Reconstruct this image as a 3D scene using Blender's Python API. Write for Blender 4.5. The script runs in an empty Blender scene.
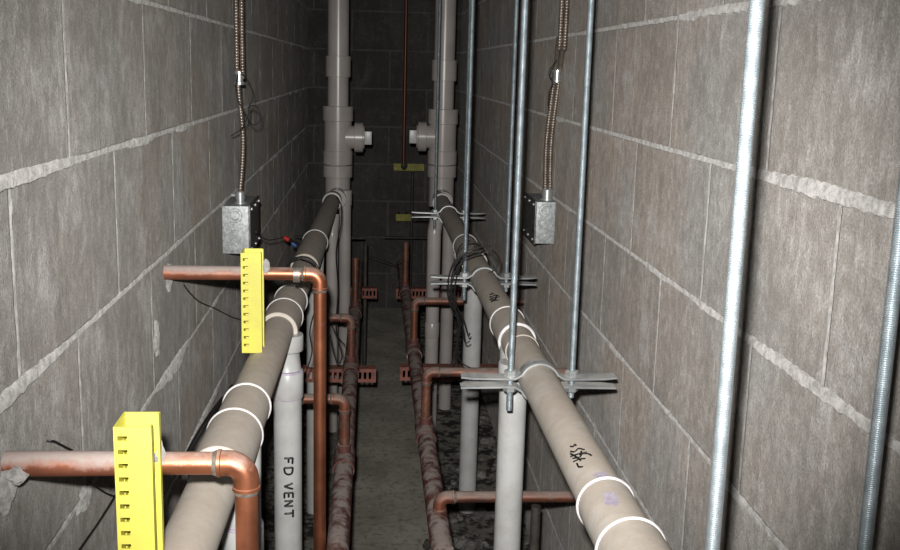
import bpy, bmesh, math, random
from mathutils import Vector, Matrix, noise
random.seed(7)
PI = math.pi
sc = bpy.context.scene
C = sc.collection

# ------------------------------------------------------------------ camera
H = 1.333                       # lens height over the slab
FPX = 1026.76
RIGHT, DOWN, FWD = [Vector(v) for v in [(0.996972, -0.073243, 0.026127), (0.011127, -0.19816, -0.980107), (0.076963, 0.977429, -0.196745)]]
cam_d = bpy.data.cameras.new('camera')
cam_d.sensor_width = 36.0
cam_d.lens = FPX * 36.0 / 900.0
cam_d.clip_start = 0.02
cam = bpy.data.objects.new('camera', cam_d)
C.objects.link(cam)
m3 = Matrix((RIGHT, -DOWN, -FWD)).transposed()
cam.matrix_world = Matrix.Translation((0, 0, H)) @ m3.to_4x4()
sc.camera = cam

# ------------------------------------------------------------------ world, flash, exposure
w = bpy.data.worlds.new('world'); sc.world = w; w.use_nodes = True
w.node_tree.nodes['Background'].inputs[0].default_value = (0.9, 0.95, 1.0, 1)
w.node_tree.nodes['Background'].inputs[1].default_value = 0.01
fl = bpy.data.lights.new('camera_flash', 'SPOT')          # the flash of the camera that took the picture
fl.energy = 200; fl.shadow_soft_size = 0.011; fl.color = (1.0, 0.97, 0.94)
fl.spot_size = math.radians(62); fl.spot_blend = 1.0
flo = bpy.data.objects.new('camera_flash', fl); C.objects.link(flo)
flo.location = Vector((0, 0, H)) - RIGHT * 0.018 - DOWN * 0.05 - FWD * 0.005
flo.matrix_world = Matrix.Translation(flo.location) @ m3.to_4x4()
amb = bpy.data.lights.new('fill_light', 'AREA')           # added weak ambient fill behind the camera, no known lamp there
amb.energy = 0.35; amb.shape = 'RECTANGLE'; amb.size = 0.7; amb.size_y = 1.6; amb.color = (1.0, 0.93, 0.86)
ambo = bpy.data.objects.new('fill_light', amb); C.objects.link(ambo)
ambo.location = (0.06, -0.75, 1.5); ambo.rotation_euler = (math.radians(90), 0, 0)
vs = sc.view_settings
vs.view_transform = 'Standard'; vs.look = 'None'; vs.exposure = 0.0; vs.gamma = 1.0; vs.use_curve_mapping = False

# ------------------------------------------------------------------ geometry helpers
def pt(u, v, Y=None, x=None, z=None):
    """world point seen at photo pixel (u, v) on the plane Y=, x= or z= (z measured from the slab)"""
    d = RIGHT * ((u - 450) / FPX) + DOWN * ((v - 275) / FPX) + FWD
    if Y is not None: t = Y / d.y
    elif x is not None: t = x / d.x
    else: t = (z - H) / d.z
    return Vector((d.x * t, d.y * t, d.z * t + H))

def link(name, bm, mat, parent=None, smooth=True, autosm=35):
    bmesh.ops.recalc_face_normals(bm, faces=bm.faces)
    me = bpy.data.meshes.new(name)
    bm.to_mesh(me); bm.free()
    if smooth:
        for p in me.polygons: p.use_smooth = True
        try: me.set_sharp_from_angle(angle=math.radians(autosm))
        except Exception: pass
    me.materials.append(mat)
    o = bpy.data.objects.new(name, me); C.objects.link(o)
    if parent is not None:
        o.parent = parent
        o.location = -Vector(parent.location) if parent.parent is None else (0, 0, 0)
    return o

def thing(name, label, cat, loc, group=None):
    o = bpy.data.objects.new(name, None); C.objects.link(o)
    o.empty_display_size = 0.05
    o.location = loc; o['label'] = label; o['category'] = cat
    if group: o['group'] = group
    return o
def tag(o, label, cat, group=None):
    o['label'] = label; o['category'] = cat
    if group: o['group'] = group
    return o
def struct(o): o['kind'] = 'structure'; return o

def add_box(bm, lo, hi, bevel=0.0):
    r = bmesh.ops.create_cube(bm, size=1.0)
    vs_ = r['verts']
    for v in vs_:
        v.co = Vector([lo[i] + (v.co[i] + .5) * (hi[i] - lo[i]) for i in range(3)])
    if bevel:
        es = list({e for v in vs_ for e in v.link_edges})
        bmesh.ops.bevel(bm, geom=es, offset=bevel, segments=2, affect='EDGES', profile=.7)

def frame_of(t):
    t = t.normalized()
    a = Vector((0, 0, 1)) if abs(t.z) < .9 else Vector((0, 1, 0))
    n = t.cross(a).normalized()
    return n, t.cross(n).normalized()

def sweep(bm, pts, r, seg=20, cap=True):
    """tube along pts; r a number or one radius per point"""
    pts = [Vector(p) for p in pts]
    rr = r if isinstance(r, (list, tuple)) else [r] * len(pts)
    rings = []; n = None
    for i, p in enumerate(pts):
        t = (pts[min(i + 1, len(pts) - 1)] - pts[max(i - 1, 0)]).normalized()
        if n is None: n, b = frame_of(t)
        else:
            n = (n - t * n.dot(t)).normalized(); b = t.cross(n)
        rings.append([bm.verts.new(p + (n * math.cos(2 * PI * k / seg) + b * math.sin(2 * PI * k / seg)) * rr[i]) for k in range(seg)])
    for a, b2 in zip(rings, rings[1:]):
        for k in range(seg):
            bm.faces.new((a[k], a[(k + 1) % seg], b2[(k + 1) % seg], b2[k]))
    if cap:
        bm.faces.new(rings[0][::-1]); bm.faces.new(rings[-1])

def lathe(bm, p0, p1, prof, seg=32):
    """prof: list of (distance from p0 along p0->p1, radius); closed by caps"""
    p0 = Vector(p0); d = (Vector(p1) - p0).normalized()
    n, b = frame_of(d)
    rings = []
    for s, r in prof:
        rings.append([bm.verts.new(p0 + d * s + (n * math.cos(2 * PI * k / seg) + b * math.sin(2 * PI * k / seg)) * r) for k in range(seg)])
    for a, c in zip(rings, rings[1:]):
        for k in range(seg):
            bm.faces.new((a[k], a[(k + 1) % seg], c[(k + 1) % seg], c[k]))
    bm.faces.new(rings[0][::-1]); bm.faces.new(rings[-1])

def fillet(pts, rad, n=8):
    pts = [Vector(p) for p in pts]
    out = [pts[0]]
    for i in range(1, len(pts) - 1):
        a = (pts[i - 1] - pts[i]).normalized(); b = (pts[i + 1] - pts[i]).normalized()
        ang = a.angle(b)
        if ang > 3.1: out.append(pts[i]); continue
        L = rad / math.tan(ang / 2)
        c = pts[i] + (a + b).normalized() * (rad / math.sin(ang / 2))
        s = pts[i] + a * L; e = pts[i] + b * L
        v0 = s - c; v1 = e - c; tot = v0.angle(v1)
        for k in range(n + 1):
            q = k / n
            out.append(c + (v0 * math.sin((1 - q) * tot) + v1 * math.sin(q * tot)) / math.sin(tot))
    out.append(pts[-1])
    return out

def smooth_path(pts, n=8):
    P = [Vector(p) for p in pts]; P = [P[0]] + P + [P[-1]]
    out = []
    for i in range(1, len(P) - 2):
        for k in range(n):
            t = k / n; a, b, c, d = P[i - 1], P[i], P[i + 1], P[i + 2]
            out.append(0.5 * ((2 * b) + (c - a) * t + (2 * a - 5 * b + 4 * c - d) * t * t + (3 * b - a - 3 * c + d) * t ** 3))
    out.append(P[-2])
    return out

def blob(bm, c, s, seed=0, sub=3, rough=.35):
    r = bmesh.ops.create_icosphere(bm, subdivisions=sub, radius=1.0)
    for v in r['verts']:
        k = 1 + rough * noise.noise(v.co * 1.7 + Vector((seed * 3.1, seed, 0))) + .5 * rough * noise.noise(v.co * 4.1 + Vector((0, seed * 2.3, 0)))
        v.co = Vector((v.co.x * s[0] * k, v.co.y * s[1] * k, v.co.z * s[2] * k)) + Vector(c)

def perforated(bm, xb, yb, holes, th, M):
    """plate on the grid xb x yb, thickness th, cells in holes left out; M maps (x, y, depth) to world"""
    nx, ny = len(xb) - 1, len(yb) - 1
    full = lambda i, j: 0 <= i < nx and 0 <= j < ny and (i, j) not in holes
    vt = {}
    def V(i, j, k):
        if (i, j, k) not in vt: vt[(i, j, k)] = bm.verts.new(M(xb[i], yb[j], k * th))
        return vt[(i, j, k)]
    for i in range(nx):
        for j in range(ny):
            if not full(i, j): continue
            bm.faces.new((V(i, j, 0), V(i + 1, j, 0), V(i + 1, j + 1, 0), V(i, j + 1, 0)))
            bm.faces.new((V(i, j, 1), V(i, j + 1, 1), V(i + 1, j + 1, 1), V(i + 1, j, 1)))
            if not full(i - 1, j): bm.faces.new((V(i, j, 0), V(i, j + 1, 0), V(i, j + 1, 1), V(i, j, 1)))
            if not full(i + 1, j): bm.faces.new((V(i + 1, j, 0), V(i + 1, j, 1), V(i + 1, j + 1, 1), V(i + 1, j + 1, 0)))
            if not full(i, j - 1): bm.faces.new((V(i, j, 0), V(i, j, 1), V(i + 1, j, 1), V(i + 1, j, 0)))
            if not full(i, j + 1): bm.faces.new((V(i, j + 1, 0), V(i + 1, j + 1, 0), V(i + 1, j + 1, 1), V(i, j + 1, 1)))

# ------------------------------------------------------------------ materials
class NT:
    def __init__(s, name):
        s.m = bpy.data.materials.new(name); s.m.use_nodes = True
        s.t = s.m.node_tree; s.b = s.t.nodes['Principled BSDF']
    def n(s, typ, **kw):
        nd = s.t.nodes.new(typ)
        for k, v in kw.items():
            if k in nd.inputs.keys(): s.set(nd, k, v)
            else: setattr(nd, k, v)
        return nd
    def set(s, nd, k, v):
        i = nd.inputs[k]
        if hasattr(v, 'is_linked') or isinstance(v, bpy.types.NodeSocket): s.t.links.new(v, i)
        else: i.default_value = v
    def pos(s):
        return s.n('ShaderNodeNewGeometry').outputs['Position']
    def noise(s, vec, scale, detail=4, rough=.6, dist=0, sv=None):
        if sv is not None:
            mp = s.n('ShaderNodeMapping'); s.set(mp, 'Vector', vec); mp.inputs['Scale'].default_value = sv; vec = mp.outputs[0]
        nd = s.n('ShaderNodeTexNoise'); s.set(nd, 'Vector', vec)
        nd.inputs['Scale'].default_value = scale; nd.inputs['Detail'].default_value = detail
        nd.inputs['Roughness'].default_value = rough; nd.inputs['Distortion'].default_value = dist
        return nd.outputs['Fac']
    def ramp(s, f, a, b, lo=0.0, hi=1.0):
        nd = s.n('ShaderNodeMapRange'); s.set(nd, 'Value', f)
        nd.inputs['From Min'].default_value = a; nd.inputs['From Max'].default_value = b
        nd.inputs['To Min'].default_value = lo; nd.inputs['To Max'].default_value = hi
        return nd.outputs[0]
    def math(s, op, a, b=0.0):
        nd = s.t.nodes.new('ShaderNodeMath'); nd.operation = op
        for i, v in enumerate((a, b)):
            if isinstance(v, bpy.types.NodeSocket): s.t.links.new(v, nd.inputs[i])
            else: nd.inputs[i].default_value = v
        return nd.outputs[0]
    def mix(s, f, a, b):
        nd = s.t.nodes.new('ShaderNodeMix'); nd.data_type = 'RGBA'
        for i, v in ((0, f), (6, a), (7, b)):
            if isinstance(v, bpy.types.NodeSocket): s.t.links.new(v, nd.inputs[i])
            else: nd.inputs[i].default_value = v if i == 0 else (*v[:3], 1)
        return nd.outputs[2]
    def bump(s, h, strength, dist):
        nd = s.n('ShaderNodeBump'); s.set(nd, 'Height', h)
        nd.inputs['Strength'].default_value = strength; nd.inputs['Distance'].default_value = dist
        s.t.links.new(nd.outputs[0], s.b.inputs['Normal'])
    def up(s):
        g = s.n('ShaderNodeNewGeometry'); x = s.n('ShaderNodeSeparateXYZ'); s.t.links.new(g.outputs['Normal'], x.inputs[0])
        return x.outputs[2]

BL, BH = 0.4064, 0.2032
Z0 = H - 0.116                 # a bed joint level shared by both walls
J0L, J0R = 1.2083, 1.1962      # a head joint of the course above Z0 on each side

def block_material(name, axis, j0, warm, tone=1.0):
    """grey concrete block: joints at the real bed and head joint positions"""
    m = NT(name); p = m.pos()
    sep = m.n('ShaderNodeSeparateXYZ'); m.t.links.new(p, sep.inputs[0])
    wob = m.noise(p, 26, 3, .6)
    wob2 = m.noise(p, 90, 2, .6)
    a = m.math('ADD', m.math('ADD', sep.outputs[axis], 20 * BL - j0), m.math('MULTIPLY', m.math('SUBTRACT', wob, .5), .008))
    z = m.math('ADD', m.math('ADD', sep.outputs[2], 21 * BH - Z0), m.math('MULTIPLY', m.math('SUBTRACT', wob2, .5), .006))
    cmb = m.n('ShaderNodeCombineXYZ'); m.t.links.new(a, cmb.inputs[0]); m.t.links.new(z, cmb.inputs[1])
    br = m.n('ShaderNodeTexBrick'); m.t.links.new(cmb.outputs[0], br.inputs['Vector'])
    br.offset = .5; br.offset_frequency = 2
    br.inputs['Color1'].default_value = (.0, .0, .0, 1); br.inputs['Color2'].default_value = (1, 1, 1, 1); br.inputs['Mortar'].default_value = (.5, .5, .5, 1)
    br.inputs['Scale'].default_value = 1; br.inputs['Mortar Size'].default_value = .0050; br.inputs['Mortar Smooth'].default_value = .35
    br.inputs['Brick Width'].default_value = BL; br.inputs['Row Height'].default_value = BH
    var = m.n('ShaderNodeSeparateColor'); m.t.links.new(br.outputs['Color'], var.inputs[0]); var = var.outputs[0]
    big = m.noise(p, 2.6, 3, .5)
    grain = m.noise(p, 330, 3, .75)
    mid = m.noise(p, 60, 5, .8, sv=(1, 1, .8))
    streak = m.noise(p, 30, 5, .75, dist=.3, sv=(1, 1, .22))
    drip = m.noise(p, 95, 3, .6, sv=(1, 1, .07))
    blot = m.noise(p, 8, 6, .7)
    warmf = m.math('MULTIPLY', m.ramp(big, .40, .56), m.ramp(sep.outputs[axis], 1.0, 2.0, .35, 1) if axis == 1 else 1.0)
    c = m.mix(warmf, (.31, .306, .295), warm)
    c = m.mix(m.ramp(var, 0, 1, 0, .6), c, (.205, .196, .182))
    c = m.mix(m.ramp(streak, .5, .64, 0, .38), c, (.41, .40, .375))
    c = m.mix(m.ramp(streak, .47, .34, 0, .42), c, (.15, .138, .12))
    c = m.mix(m.math('MULTIPLY', m.ramp(drip, .56, .66, 0, .6), m.ramp(blot, .48, .58)), c, (.47, .455, .43))
    c = m.mix(m.ramp(blot, .52, .64, 0, .55), c, (.45, .445, .43))
    c = m.mix(m.ramp(blot, .46, .34, 0, .5), c, (.17, .158, .138))
    c = m.mix(m.ramp(mid, .40, .56, .45, 0), c, (.16, .15, .136))
    c = m.mix(m.ramp(mid, .56, .68, 0, .4), c, (.47, .46, .44))
    c = m.mix(m.ramp(grain, .40, .58, .42, 0), c, (.10, .095, .088))
    spk = m.noise(p, 120, 1, .5)
    c = m.mix(m.ramp(spk, .72, .8, 0, .3), c, (.45, .43, .4))
    mcol = m.mix(m.noise(p, 60, 3), (.34, .336, .326), (.46, .456, .446))
    c = m.mix(m.math('MULTIPLY', br.outputs['Fac'], m.ramp(m.noise(p, 14, 3), .35, .6, .3, .85)), c, mcol)
    if tone < 1: c = m.mix(1 - tone, c, (.012, .012, .012))  # values below one mix the whole wall colour toward near-black
    m.t.links.new(c, m.b.inputs['Base Color'])
    m.b.inputs['Roughness'].default_value = .95; m.b.inputs['Diffuse Roughness'].default_value = 1.0
    m.b.inputs['Specular IOR Level'].default_value = .12
    h = m.math('ADD', m.math('ADD', m.math('MULTIPLY', grain, .6), m.math('MULTIPLY', mid, .8)), m.math('MULTIPLY', blot, 1.2))
    h = m.math('SUBTRACT', h, m.math('MULTIPLY', br.outputs['Fac'], .5))
    m.bump(h, .9, .0035)
    return m.m

def mortar_material():
    m = NT('mortar'); p = m.pos()
    c = m.mix(m.ramp(m.noise(p, 70, 6, .8), .4, .6), (.22, .215, .205), (.41, .402, .388))
    m.t.links.new(c, m.b.inputs['Base Color']); m.b.inputs['Roughness'].default_value = .95; m.b.inputs['Diffuse Roughness'].default_value = 1
    m.b.inputs['Specular IOR Level'].default_value = .1
    m.bump(m.noise(p, 180, 4, .7), .7, .002)
    return m.m

def plain(name, col, rough=.5, metal=0.0, col2=None, sc_=30, bump=0, spec=.5, f=(.4, .65), sv=None):
    m = NT(name); p = m.pos()
    if col2:
        c = m.mix(m.ramp(m.noise(p, sc_, 5, .65, sv=sv), *f), col, col2); m.t.links.new(c, m.b.inputs['Base Color'])
    else: m.b.inputs['Base Color'].default_value = (*col, 1)
    m.b.inputs['Roughness'].default_value = rough; m.b.inputs['Metallic'].default_value = metal
    m.b.inputs['Specular IOR Level'].default_value = spec
    if bump: m.bump(m.noise(p, 220, 4, .7), .6, bump)
    return m.m

def dusty(name, col, dust, metal, rough, lo=.15, hi=.6, amount=.9, blotch=30, col2=None, spec=.5, amp=2.2):
    """base finish with dust lying on the upward sides"""
    m = NT(name); p = m.pos(); up = m.up()
    nz = m.noise(p, blotch, 5, .7)
    f = m.ramp(m.math('ADD', up, m.math('MULTIPLY', m.math('SUBTRACT', nz, .5), amp)), lo, hi, 0, amount)
    base = m.mix(m.ramp(m.noise(p, 17, 4, .6), .35, .65), col, col2 or col)
    c = m.mix(f, base, m.mix(m.noise(p, 70, 4), tuple(x * .8 for x in dust), tuple(x * 1.15 for x in dust)))
    m.t.links.new(c, m.b.inputs['Base Color'])
    m.t.links.new(m.ramp(f, 0, 1, metal, 0), m.b.inputs['Metallic'])
    m.t.links.new(m.ramp(f, 0, 1, rough, .9), m.b.inputs['Roughness'])
    m.b.inputs['Specular IOR Level'].default_value = spec
    m.bump(m.math('MULTIPLY', m.noise(p, 160, 4, .7), f), .5, .0012)
    return m.m

M = {}
M['block_left'] = block_material('concrete_block_left', 1, J0L, (.315, .278, .236))
M['block_right'] = block_material('concrete_block_right', 1, J0R, (.37, .31, .258))
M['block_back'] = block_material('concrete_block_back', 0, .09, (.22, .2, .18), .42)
M['mortar'] = mortar_material()
M['pvc'] = dusty('grey_pvc', (.50, .50, .48), (.36, .33, .29), 0, .38, .25, .95, .85, 22, (.43, .425, .41))
M['pvc_dusty'] = dusty('dusty_pvc', (.64, .61, .56), (.47, .405, .335), 0, .5, -.5, 1.0, .8, 24, (.55, .505, .44), amp=3.2)
M['pvc_clean'] = plain('white_grey_pvc', (.52, .53, .52), .33, 0, (.43, .43, .415), 18)
M['pvc_stack'] = plain('warm_grey_pvc', (.47, .435, .41), .28, 0, (.40, .37, .35), 10)
M['cement'] = plain('pipe_cement', (.76, .75, .75), .45, 0, (.52, .49, .50), 40)
M['primer'] = plain('purple_primer', (.42, .36, .46), .5, 0, (.56, .53, .57), 90)
M['copper'] = dusty('copper', (.50, .19, .10), (.40, .33, .29), .85, .38, .35, 1.35, .9, 34, (.30, .11, .06))
M['copper_dusty'] = dusty('dusty_copper', (.42, .16, .09), (.40, .335, .305), .55, .45, -.1, .7, .95, 30, (.28, .1, .06))
M['copper_main'] = dusty('grimy_copper_main', (.13, .045, .035), (.32, .27, .245), .2, .6, .3, 1.1, .95, 26, (.10, .04, .035), amp=5)
M['solder'] = plain('solder', (.42, .40, .36), .4, .7, (.25, .2, .16), 120)
M['zinc'] = plain('zinc_rod', (.68, .74, .77), .38, .85, (.52, .58, .61), 60)
M['galv'] = dusty('galvanized_steel', (.72, .75, .75), (.50, .48, .45), .7, .32, .5, 1.15, .75, 60, (.42, .45, .46))
M['box'] = plain('galvanized_box', (.50, .53, .53), .5, .45, (.26, .28, .28), 110)
M['yellow'] = plain('yellow_paint', (.68, .645, .09), .45, 0, (.56, .53, .10), 14)
M['yellow_dirty'] = plain('dirty_yellow_paint', (.42, .40, .06), .6, 0, (.25, .24, .07), 40)
M['red'] = plain('red_oxide_paint', (.30, .105, .075), .8, 0, (.13, .07, .055), 60)
M['flex'] = plain('armored_steel', (.52, .46, .40), .36, .8, (.36, .30, .25), 50)
M['wire'] = plain('black_wire', (.012, .012, .012), .45)
M['ink'] = plain('black_marker_ink', (.006, .006, .006), .5)
M['dark'] = plain('dark_iron', (.05, .045, .04), .6, .3, (.09, .08, .07), 40)
M['redplastic'] = plain('red_plastic', (.6, .03, .02), .35)
M['blueplastic'] = plain('blue_plastic', (.05, .12, .4), .35)
M['rubble'] = plain('mortar_rubble', (.21, .2, .185), .95, 0, (.03, .028, .026), 30, .002)
M['ceiling'] = plain('raw_concrete', (.2, .195, .185), .95, 0, (.13, .125, .12), 6, .002)

def floor_material():
    m = NT('dusty_slab'); p = m.pos()
    sep = m.n('ShaderNodeSeparateXYZ'); m.t.links.new(p, sep.inputs[0])
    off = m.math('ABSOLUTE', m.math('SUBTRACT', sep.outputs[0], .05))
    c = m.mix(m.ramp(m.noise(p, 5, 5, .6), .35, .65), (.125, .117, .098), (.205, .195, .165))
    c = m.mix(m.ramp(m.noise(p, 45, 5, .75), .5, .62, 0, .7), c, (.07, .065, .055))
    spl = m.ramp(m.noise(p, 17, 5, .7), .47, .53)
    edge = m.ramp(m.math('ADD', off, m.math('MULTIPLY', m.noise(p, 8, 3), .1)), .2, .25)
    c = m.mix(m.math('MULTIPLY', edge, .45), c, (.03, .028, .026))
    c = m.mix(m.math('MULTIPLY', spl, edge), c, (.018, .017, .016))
    m.t.links.new(c, m.b.inputs['Base Color']); m.b.inputs['Roughness'].default_value = .92
    m.b.inputs['Specular IOR Level'].default_value = .2; m.b.inputs['Diffuse Roughness'].default_value = 1
    m.bump(m.noise(p, 55, 5, .7), .8, .004)
    return m.m
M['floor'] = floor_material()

# ------------------------------------------------------------------ the room shell
XL, XR, YB, YN, ZC = -.3455, .470, 5.65, -.85, 2.6
def slab(name, lo, hi, mat):
    bm = bmesh.new(); add_box(bm, lo, hi); return struct(link(name, bm, mat, smooth=False))
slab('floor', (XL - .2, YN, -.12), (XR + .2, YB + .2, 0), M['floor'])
slab('ceiling', (XL - .2, YN, ZC), (XR + .2, YB + .2, ZC + .12), M['ceiling'])
wl = slab('wall_left', (XL - .19, YN, 0), (XL, YB, ZC), M['block_left'])
wr = slab('wall_right', (XR, YN, 0), (XR + .19, YB, ZC), M['block_right'])
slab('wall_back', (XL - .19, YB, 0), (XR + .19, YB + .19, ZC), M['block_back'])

def joints(wall, X, sgn, j0, extra):
    """the struck and smeared mortar standing slightly proud of the blocks"""
    bm = bmesh.new()
    def strip(n, P, wid, pro, along):
        prev = None
        for i in range(n):
            a, zz = P(i); h1, h2, q = wid(i)[0], wid(i)[1], pro(i)
            row = []
            for k, (o, d) in enumerate(((-h1, 0), (-h1 * .8, q * .8), (0, q), (h2 * .8, q * .75), (h2, 0))):
                y_, z_ = (a, zz + o) if along == 'y' else (a + o, zz)
                row.append(bm.verts.new((X + sgn * (d - .0006), y_, z_)))
            if prev:
                for k in range(4): bm.faces.new((prev[k], prev[k + 1], row[k + 1], row[k]))
            prev = row
    seed = 11 if sgn > 0 else 37
    for kz in range(-6, 3):
        zz = Z0 + kz * BH
        if zz < .03: continue
        y0, y1 = .55, YB - .01; st = .004; n = int((y1 - y0) / st)
        def nz(i, f, s): return noise.noise(Vector(((y0 + i * st) * f, kz * 7.3 + s, seed)))
        def wid(i):
            y = y0 + i * st
            a = .0042 + .0020 * nz(i, 9, 0) + .0018 * nz(i, 60, 3)
            b = .0042 + .0020 * nz(i, 9, 5) + .0014 * nz(i, 60, 8)
            a += max(0, nz(i, 6, 20) - .25) * .016
            for (kk, yc, hw, ex, up_) in extra:
                if kk == kz:
                    g = max(0, 1 - ((y - yc) / hw) ** 2)
                    a += ex * g * (1 + .5 * nz(i, 40, 2)); b += up_ * g
            a += .0022 * nz(i, 75, 31) + .0012 * nz(i, 140, 33); b += .0018 * nz(i, 80, 35) + .001 * nz(i, 140, 37)
            return max(a, .002), max(b, .002)
        def pro(i):
            y = y0 + i * st
            q = .0010 + .0010 * nz(i, 30, 11) + max(0, nz(i, 6, 20) - .2) * .008
            for (kk, yc, hw, ex, up_) in extra:
                if kk == kz: q += .004 * max(0, 1 - ((y - yc) / hw) ** 2)
            return max(q, .0007)
        strip(n, lambda i: (y0 + i * st, zz), wid, pro, 'y')
        for kj in range(-2, 12):
            yj = j0 + kj * BL - (BL / 2 if kz % 2 else 0)
            if yj < y0 or yj > y1: continue
            m_ = 26; sd = kj * 3.7 + kz * 11.1 + seed
            N = lambda i, f, s: noise.noise(Vector((i / m_ * f, sd, s)))
            wob = lambda i: yj + .0015 * N(i, 4, 9)
            strip(m_ + 1, lambda i: (wob(i), zz + .004 + (BH - .008) * i / m_),
                  lambda i: (max(.0010, .0026 + .0028 * N(i, 5, 0)), max(.0010, .0026 + .0028 * N(i, 5, 4) + max(0, N(i, 3, 7) - .2) * .012)),
                  lambda i: max(.0006, .0012 + .0016 * N(i, 6, 2)), 'z')
    o = link('mortar_joint', bm, M['mortar'], wall); return o
joints(wl, XL, 1, J0L, [(-2, 1.78, .16, .017, .004), (-1, .98, .2, .004, .004), (0, .98, .3, .003, .004), (-3, 2.05, .3, .006, .004), (0, 1.58, .1, .006, 0)])
joints(wr, XR, -1, J0R, [(0, 1.05, .25, .004, .006), (-1, 1.05, .3, .003, .003), (1, 1.2, .4, .002, .004)])

# smears of mortar on the left wall face
def smear(name, label, u, v, w_, h_, seed, X=XL, sgn=1, th=.004):
    c = pt(u, v, x=X); bm = bmesh.new()
    n = 28; ring = []
    top = bm.verts.new((X + sgn * th, c.y, c.z)); mid = []
    for k in range(n):
        a = 2 * PI * k / n
        q = 1 + .55 * noise.noise(Vector((math.cos(a) * 1.3, math.sin(a) * 1.3, seed))) + .3 * noise.noise(Vector((math.cos(a) * 4, math.sin(a) * 4, seed + 5)))
        ring.append(bm.verts.new((X - sgn * .001, c.y + math.cos(a) * w_ * q, c.z + math.sin(a) * h_ * q)))
        mid.append(bm.verts.new((X + sgn * th * (.8 + .3 * noise.noise(Vector((k * .9, seed, 0)))), c.y + math.cos(a) * w_ * q * .86, c.z + math.sin(a) * h_ * q * .86)))
    for k in range(n):
        j = (k + 1) % n
        bm.faces.new((ring[k], ring[j], mid[j], mid[k])); bm.faces.new((mid[k], mid[j], top))
    o = link(name, bm, M['mortar']); tag(o, label, 'mortar'); return o
smear('mortar_smear', 'pale hardened mortar smear on left wall between strut and far copper pipe', 156, 338, .02, .032, 1)
smear('mortar_smear', 'ragged mortar droplet hanging from wall where near copper pipe enters', 5, 488, .018, .026, 4, th=.006)
smear('mortar_smear', 'mortar smear around the left wall hole of the far copper pipe', 168, 276, .022, .024, 12, th=.005)
smear('mortar_smear', 'broad mortar smear on left wall below the near copper pipe', 84, 498, .03, .014, 15, th=.003)

# ------------------------------------------------------------------ PVC pipes
PR = .030                                     # radius of the drain lines
ZP = H - .50                                  # axis height of both drain lines
def xr_axis(Y): return .266 + .0048 * (4 - Y)
far = pt(334, 197, z=ZP + .0); near = pt(196, 528, z=ZP)
def xl_axis(Y): return near.x + (far.x - near.x) * (Y - near.y) / (far.y - near.y)

def ring(parent, p, d, r, w_, mat, name='cement_ring'):
    bm = bmesh.new(); d = Vector(d).normalized(); p = Vector(p)
    lathe(bm, p - d * w_ / 2, p + d, [(0, r * .97), (w_ * .15, r + .0012), (w_ * .5, r + .0022), (w_ * .85, r + .0012), (w_, r * .97)], 40)
    return link(name, bm, mat, parent)

def drain_line(name, label, ax, y0, y1, fits, mats):
    P = lambda y: Vector((ax(y), y, ZP))
    t = thing(name, label, 'pipe', P(y0))
    d = (P(y1) - P(y0)).normalized()
    bm = bmesh.new(); L = (P(y1) - P(y0)).length
    lathe(bm, P(y0), P(y1), [(L * i / 40, PR) for i in range(41)], 40)
    link('pipe', bm, M[mats], t)
    for (a, b, r, kind) in fits:
        bm = bmesh.new(); ll = b - a
        lathe(bm, P(a), P(b), [(0, PR * .98), (0, r - .001), (.0012, r), (ll - .0012, r), (ll, r - .001), (ll, PR * .98)], 40)
        link(kind, bm, M[mats], t)
    return t, P, d

def rowY(u, v, z=ZP + PR): return pt(u, v, z=z).y
yl = [rowY(244, 387), rowY(236, 414), rowY(226, 452), rowY(289, 287), rowY(284, 302), rowY(314, 232), rowY(309, 256), rowY(333, 194)]
L1, PL, dl = drain_line('drain_pipe', 'long dusty grey plastic drain pipe running along the left wall', xl_axis, .35, 3.93,
    [(yl[1], yl[0], .0345, 'coupling'), (yl[2], yl[1], .0375, 'wye_fitting'), (yl[4], yl[3], .0345, 'coupling'), (yl[4] - .12, yl[4], .0372, 'wye_fitting'),
     (yl[6], yl[5], .0355, 'coupling'), (yl[7], 3.92, .034, 'coupling')], 'pvc_dusty')
for y, r in ((yl[0], .0345), (yl[1], .0372), (yl[3], .0345), (yl[4], .0368), (yl[5], .0355), (yl[7], .034)):
    ring(L1, PL(y), dl, r, .005, M['cement'])
ring(L1, PL(yl[2] - .02), dl, .0315, .003, M['cement'])
yr = [rowY(506, 309), rowY(512, 326), rowY(605, 481), rowY(632, 525), rowY(470, 236), rowY(449, 195), rowY(478, 252)]
R1, PRt, dr = drain_line('drain_pipe', 'long dusty grey plastic drain pipe held by clamps along the right wall', xr_axis, .35, 3.93,
    [(yr[1], yr[0], .0345, 'coupling'), (yr[1] - .07, yr[1], .0318, 'wye_fitting'), (yr[3], yr[2], .0335, 'wye_fitting'), (.80, yr[3], .0375, 'coupling'),
     (yr[6], yr[4], .0345, 'coupling'), (yr[5], 3.92, .034, 'coupling')], 'pvc_dusty')
for y, r in ((yr[0], .0345), (yr[1], .0345), (yr[2], .0335), (yr[3], .0375), (yr[4], .0345), (yr[5], .034)):
    ring(R1, PRt(y), dr, r, .005, M['cement'])

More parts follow.
